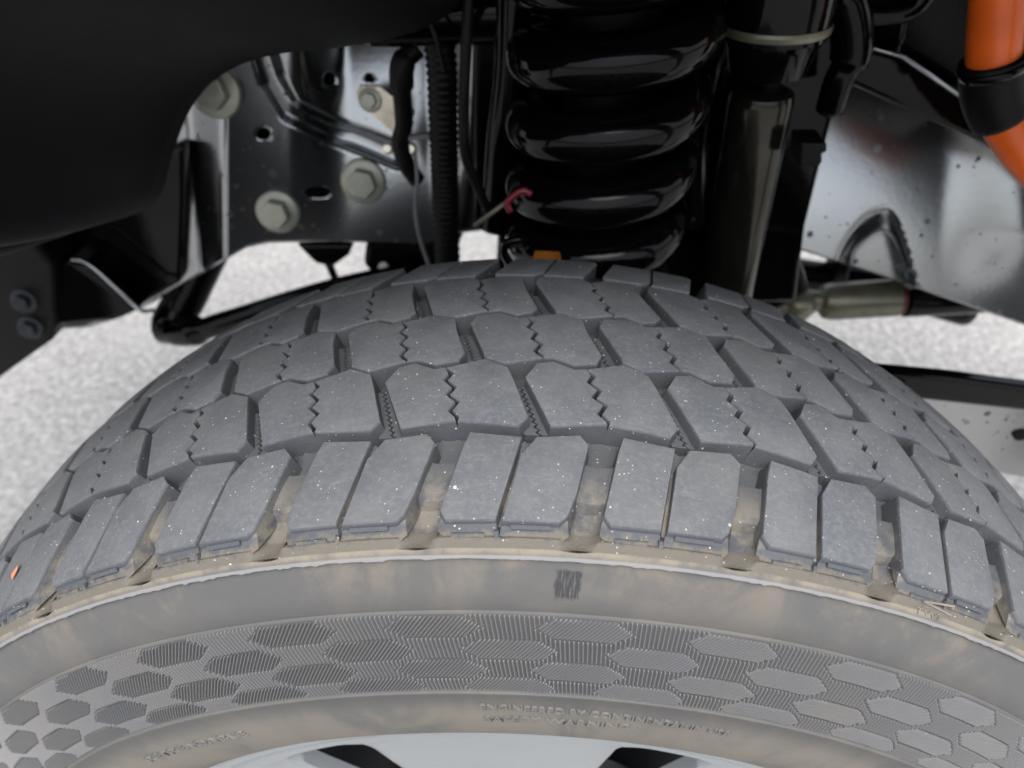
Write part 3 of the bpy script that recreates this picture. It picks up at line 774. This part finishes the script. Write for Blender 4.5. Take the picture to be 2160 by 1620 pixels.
# lower arms on the right
P = catmull([at(1600, 566, .42), at(1720, 584, .42), at(1800, 592, .42), at(1880, 606, .42), at(1960, 632, .42), at(2040, 655, .42)], 5)
o = link('track_bar', mesh('track_bar', *tube(P, .018, 18), M['black'], True)); tag(o, 'black bar running right behind the tie rod under the rail', 'bar')
P = [at(1690, 540, .33), at(1745, 560, .33), at(1740, 610, .33), at(1660, 640, .33), at(1600, 600, .33)]
P = [at(1768, 540, .40), at(1800, 550, .40), at(1790, 600, .40), at(1752, 595, .40)]
o = link('link_post', mesh('link_post', *prism(P, (0, .03, 0)), M['black'])); bevel(o, .004); tag(o, 'short black post between the rail and the bar', 'post')
P = [at(1930, 786, .16), at(2010, 790, .16), at(2330, 835, .16), at(2330, 1010, .16), at(2180, 960, .16), at(2100, 905, .16)]
ra = empty('radius_arm', at(2100, 860, .18)); tag(ra, 'black and grey control arm at the right edge beside the tread', 'control arm')
P1 = [at(1760, 765, .16), at(2010, 788, .16), at(2330, 830, .16), at(2330, 876, .16), at(2160, 858, .16), at(1800, 820, .16)]
o = link('arm_beam', mesh('arm_beam', *local(prism([p-Vector((0, 0, .005)) for p in P1], (0, .014, 0)), ra), M['gloss']), ra); bevel(o, .004, 3)
P2 = [at(1820, 826, .165), at(2160, 862, .165), at(2330, 880, .165), at(2330, 1040, .165), at(1900, 960, .165)]
o = link('arm_web', mesh('arm_web', *local(prism(P2, (0, .02, 0)), ra), M['rail']), ra); bevel(o, .002, 2)
link('hole', mesh('hole', *local(spun(at(2152, 916, .164), at(2152, 916, .164)+Vector((0, -1, .3)), [(0, .006), (.0012, .0055)], 20), ra), M['dark']), ra)

# ------------------------------------------------------------------ left side: stabiliser bar, pipes, hoses, wires
P = catmull([at(450, 500, .37), at(392, 625, .36), at(362, 690, .34), at(410, 698, .325), at(500, 672, .315), at(640, 630, .305), at(760, 600, .30), at(880, 580, .30)], 8)
sbx = link('stabilizer_bar', mesh('stabilizer_bar', *tube(P, [.022]*10+[.021]*8+[.016]*8+[.012]*(len(P)-26), 18), M['gloss'], True))
tag(sbx, 'gloss black bent bar below the rail at left', 'stabilizer bar')
P = [at(625, 517, .33), at(745, 517, .33), at(735, 540, .33), at(700, 565, .33), at(665, 556, .33)]
o = link('clamp', mesh('clamp', *prism(P, (0, .03, 0)), M['black'])); bevel(o, .003); tag(o, 'small black clamp hanging under the rail', 'clamp')
o = link('clamp_stud', mesh('clamp_stud', *tube([at(690, 548, .335), at(715, 605, .335)], .004, 10), M['black'], True), o)
P = [at(740, 535, .28), at(930, 500, .28), at(1000, 480, .28), at(930, 590, .28), at(760, 600, .28)]
P = [at(770, 516, .31), at(985, 478, .31), at(948, 562, .31), at(900, 590, .31), at(800, 600, .31), at(765, 560, .31)]
ax = link('axle_bracket', mesh('axle_bracket', *prism(P, (0, .05, 0)), M['black'])); bevel(ax, .006, 3); tag(ax, 'dark axle bracket behind the tyre crest left of the spring', 'bracket')
hexbolt('stud', at(809, 564, .308), Vector((0, -1, .4)), .005, ax, .1, 'grit')
P = [at(1040, 480, .25), at(1460, 480, .25), at(1500, 560, .25), at(1440, 640, .25), at(1010, 640, .25), at(1040, 540, .25)]
axl = link('axle_tube', sharp(mesh('axle_tube', *spun(Vector((.0, .14, .605)), Vector((.10, .62, .60)), [(0, .04), (.01, .055), (.10, .058), (.14, .046), (.55, .046)], 36), M['black']), 30))
tag(axl, 'black axle tube end below the spring perch', 'axle')
o = link('hose_ring', mesh('hose_ring', *tube(catmull([at(1100, 505, .145), at(1070, 512, .145), at(1064, 535, .145), at(1078, 560, .145)], 8), .0028, 10), M['gloss'], True)); tag(o, 'thin glossy hose loop just left of the spring perch', 'hose')

P = [at(1050, 486, .315), at(1395, 480, .315), at(1420, 500, .315), at(1470, 500, .315), at(1500, 470, .315), at(1700, 500, .315), at(1690, 545, .315), at(1712, 620, .315), at(1600, 680, .315), at(1040, 680, .315)]
o = link('steering_knuckle', mesh('steering_knuckle', *prism(P, (0, .05, 0)), M['black'])); bevel(o, .006, 2); tag(o, 'black steering knuckle low behind the tyre crest', 'knuckle')
# crossbar at the top
o = link('cross_tube', sharp(mesh('cross_tube', *spun(at(775, 30, .25), at(1040, 22, .25), [(0, .018), (.002, .0205), (.30, .0205)], 32), M['gloss']), 30)); tag(o, 'gloss black horizontal tube end at the top left of the spring', 'tube')

# zinc bracket and hoses
zb = empty('hose_bracket', at(800, 230, .285)); tag(zb, 'pale zinc hose bracket bolted to the rail', 'bracket')
P = [at(752, 195, .292), at(758, 180, .292), at(800, 180, .292), at(832, 206, .290), at(836, 232, .289), at(833, 284, .288), at(826, 280, .288), at(772, 232, .292), at(754, 214, .292)]
o = link('plate', mesh('plate', *local(prism(P, (0, .003, 0)), zb), M['brass']), zb); bevel(o, .0008)
hexbolt('bolt', at(781, 211, .291)-zb.location, Vector((0, -1, .25)), .0092, zb, .2, 'zinc')
for i, (x, y, s) in enumerate([(862, 236, .005), (864, 258, .0035), (818, 312, .005), (866, 313, .0055)]):
    link('fitting', sharp(mesh('fitting', *local(spun(at(x, y, .275), at(x, y, .275)+Vector((.1, -1, .3)), [(0, s), (.004, s), (.006, s*.6)], 16), zb), M['brass']), 40), zb)
P = catmull([at(880, 100, .27), at(850, 135, .265), at(848, 190, .265), at(852, 260, .268), at(845, 300, .27), at(856, 345, .27), at(880, 380, .275)], 8)
o = link('brake_hose', mesh('brake_hose', *tube(P, [.0075]*6+[.009]*10+[.007]*(len(P)-16), 14), M['hose'], True)); tag(o, 'black rubber brake hose curling beside the zinc bracket', 'hose')
P = catmull([at(905, -20, .25), at(930, 120, .25), at(935, 250, .255), at(938, 360, .26), at(940, 450, .26), at(945, 570, .26)], 24)
rad = [.0105+.0010*math.cos(i*2.1) for i in range(len(P))]
o = link('corrugated_conduit', mesh('corrugated_conduit', *tube(P, rad, 14), M['hose'], True)); tag(o, 'black corrugated conduit hanging down left of the spring', 'conduit')
P = catmull([at(875, 320, .262), at(880, 380, .258), at(876, 440, .255), at(885, 500, .255), at(905, 560, .25), at(915, 590, .25)], 8)
o = link('sensor_wire', mesh('sensor_wire', *tube(P, .0016, 8), M['wire'], True)); tag(o, 'thin grey wire hanging from the zinc bracket to the tyre', 'wire')
P = catmull([at(890, -20, .20), at(905, 40, .20), at(925, 95, .20), at(938, 150, .21)], 8)
o = link('harness_wire', mesh('harness_wire', *tube(P, .0016, 8), M['hose'], True)); tag(o, 'thin dark wire at the top beside the tube end', 'wire')
P = catmull([at(990, -20, .19), at(982, 120, .19), at(978, 250, .19), at(982, 330, .19), at(1010, 400, .195), at(1030, 445, .20)], 8)
o = link('dark_cable', mesh('dark_cable', *tube(P, .0035, 10), M['hose'], True)); tag(o, 'thin black cable running down beside the spring', 'cable')
P = [at(862, 288, .262), at(925, 280, .262), at(926, 289, .262), at(862, 298, .262)]
o = link('cable_tie', mesh('cable_tie', *prism(P, (0, .004, 0)), M['wire'])); tag(o, 'grey cable tie across the conduit', 'cable tie')
for i, (x0, x1, y1) in enumerate([(1098, 1062, 390), (1052, 1030, 420)]):
    pass
P = catmull([at(1085, -30, .235), at(1080, 150, .235), at(1062, 300, .235), at(1052, 420, .24), at(1045, 480, .24)], 8)
o = link('slim_strut', mesh('slim_strut', *tube(P, .0125, 16), M['gloss'], True)); tag(o, 'slim gloss black strut left of the coil spring', 'strut')
P = [at(1000, -40, .285), at(1110, -40, .285), at(1085, 480, .285), at(1000, 486, .285)]
o = link('spring_tower', mesh('spring_tower', *prism(P, (0, .02, 0)), M['black'])); bevel(o, .005, 2); tag(o, 'black sheet of the spring tower left of the coil', 'spring tower')
P = [at(1090, -60, .262), at(1490, -60, .262), at(1470, 470, .262), at(1075, 470, .262)]
o = link('tower_plate', mesh('tower_plate', *prism(P, (0, .012, 0)), M['black'])); bevel(o, .004, 2); tag(o, 'black tower plate directly behind the coil spring', 'spring tower')
# red clip with rod
rc = empty('red_clip', at(1085, 425, .138)); tag(rc, 'dark red plastic clip holding a tan rod at the spring', 'clip')
P = catmull([at(1076, 446, .138), at(1070, 428, .138), at(1085, 412, .138), at(1104, 402, .138), at(1120, 410, .138)], 6)
link('hook', mesh('hook', *local(tube(P, .0022, 8), rc), M['red'], True), rc)
link('rod', mesh('rod', *local(tube([at(1066, 428, .139), at(1000, 476, .139)], .0016, 8), rc), M['tan'], True), rc)
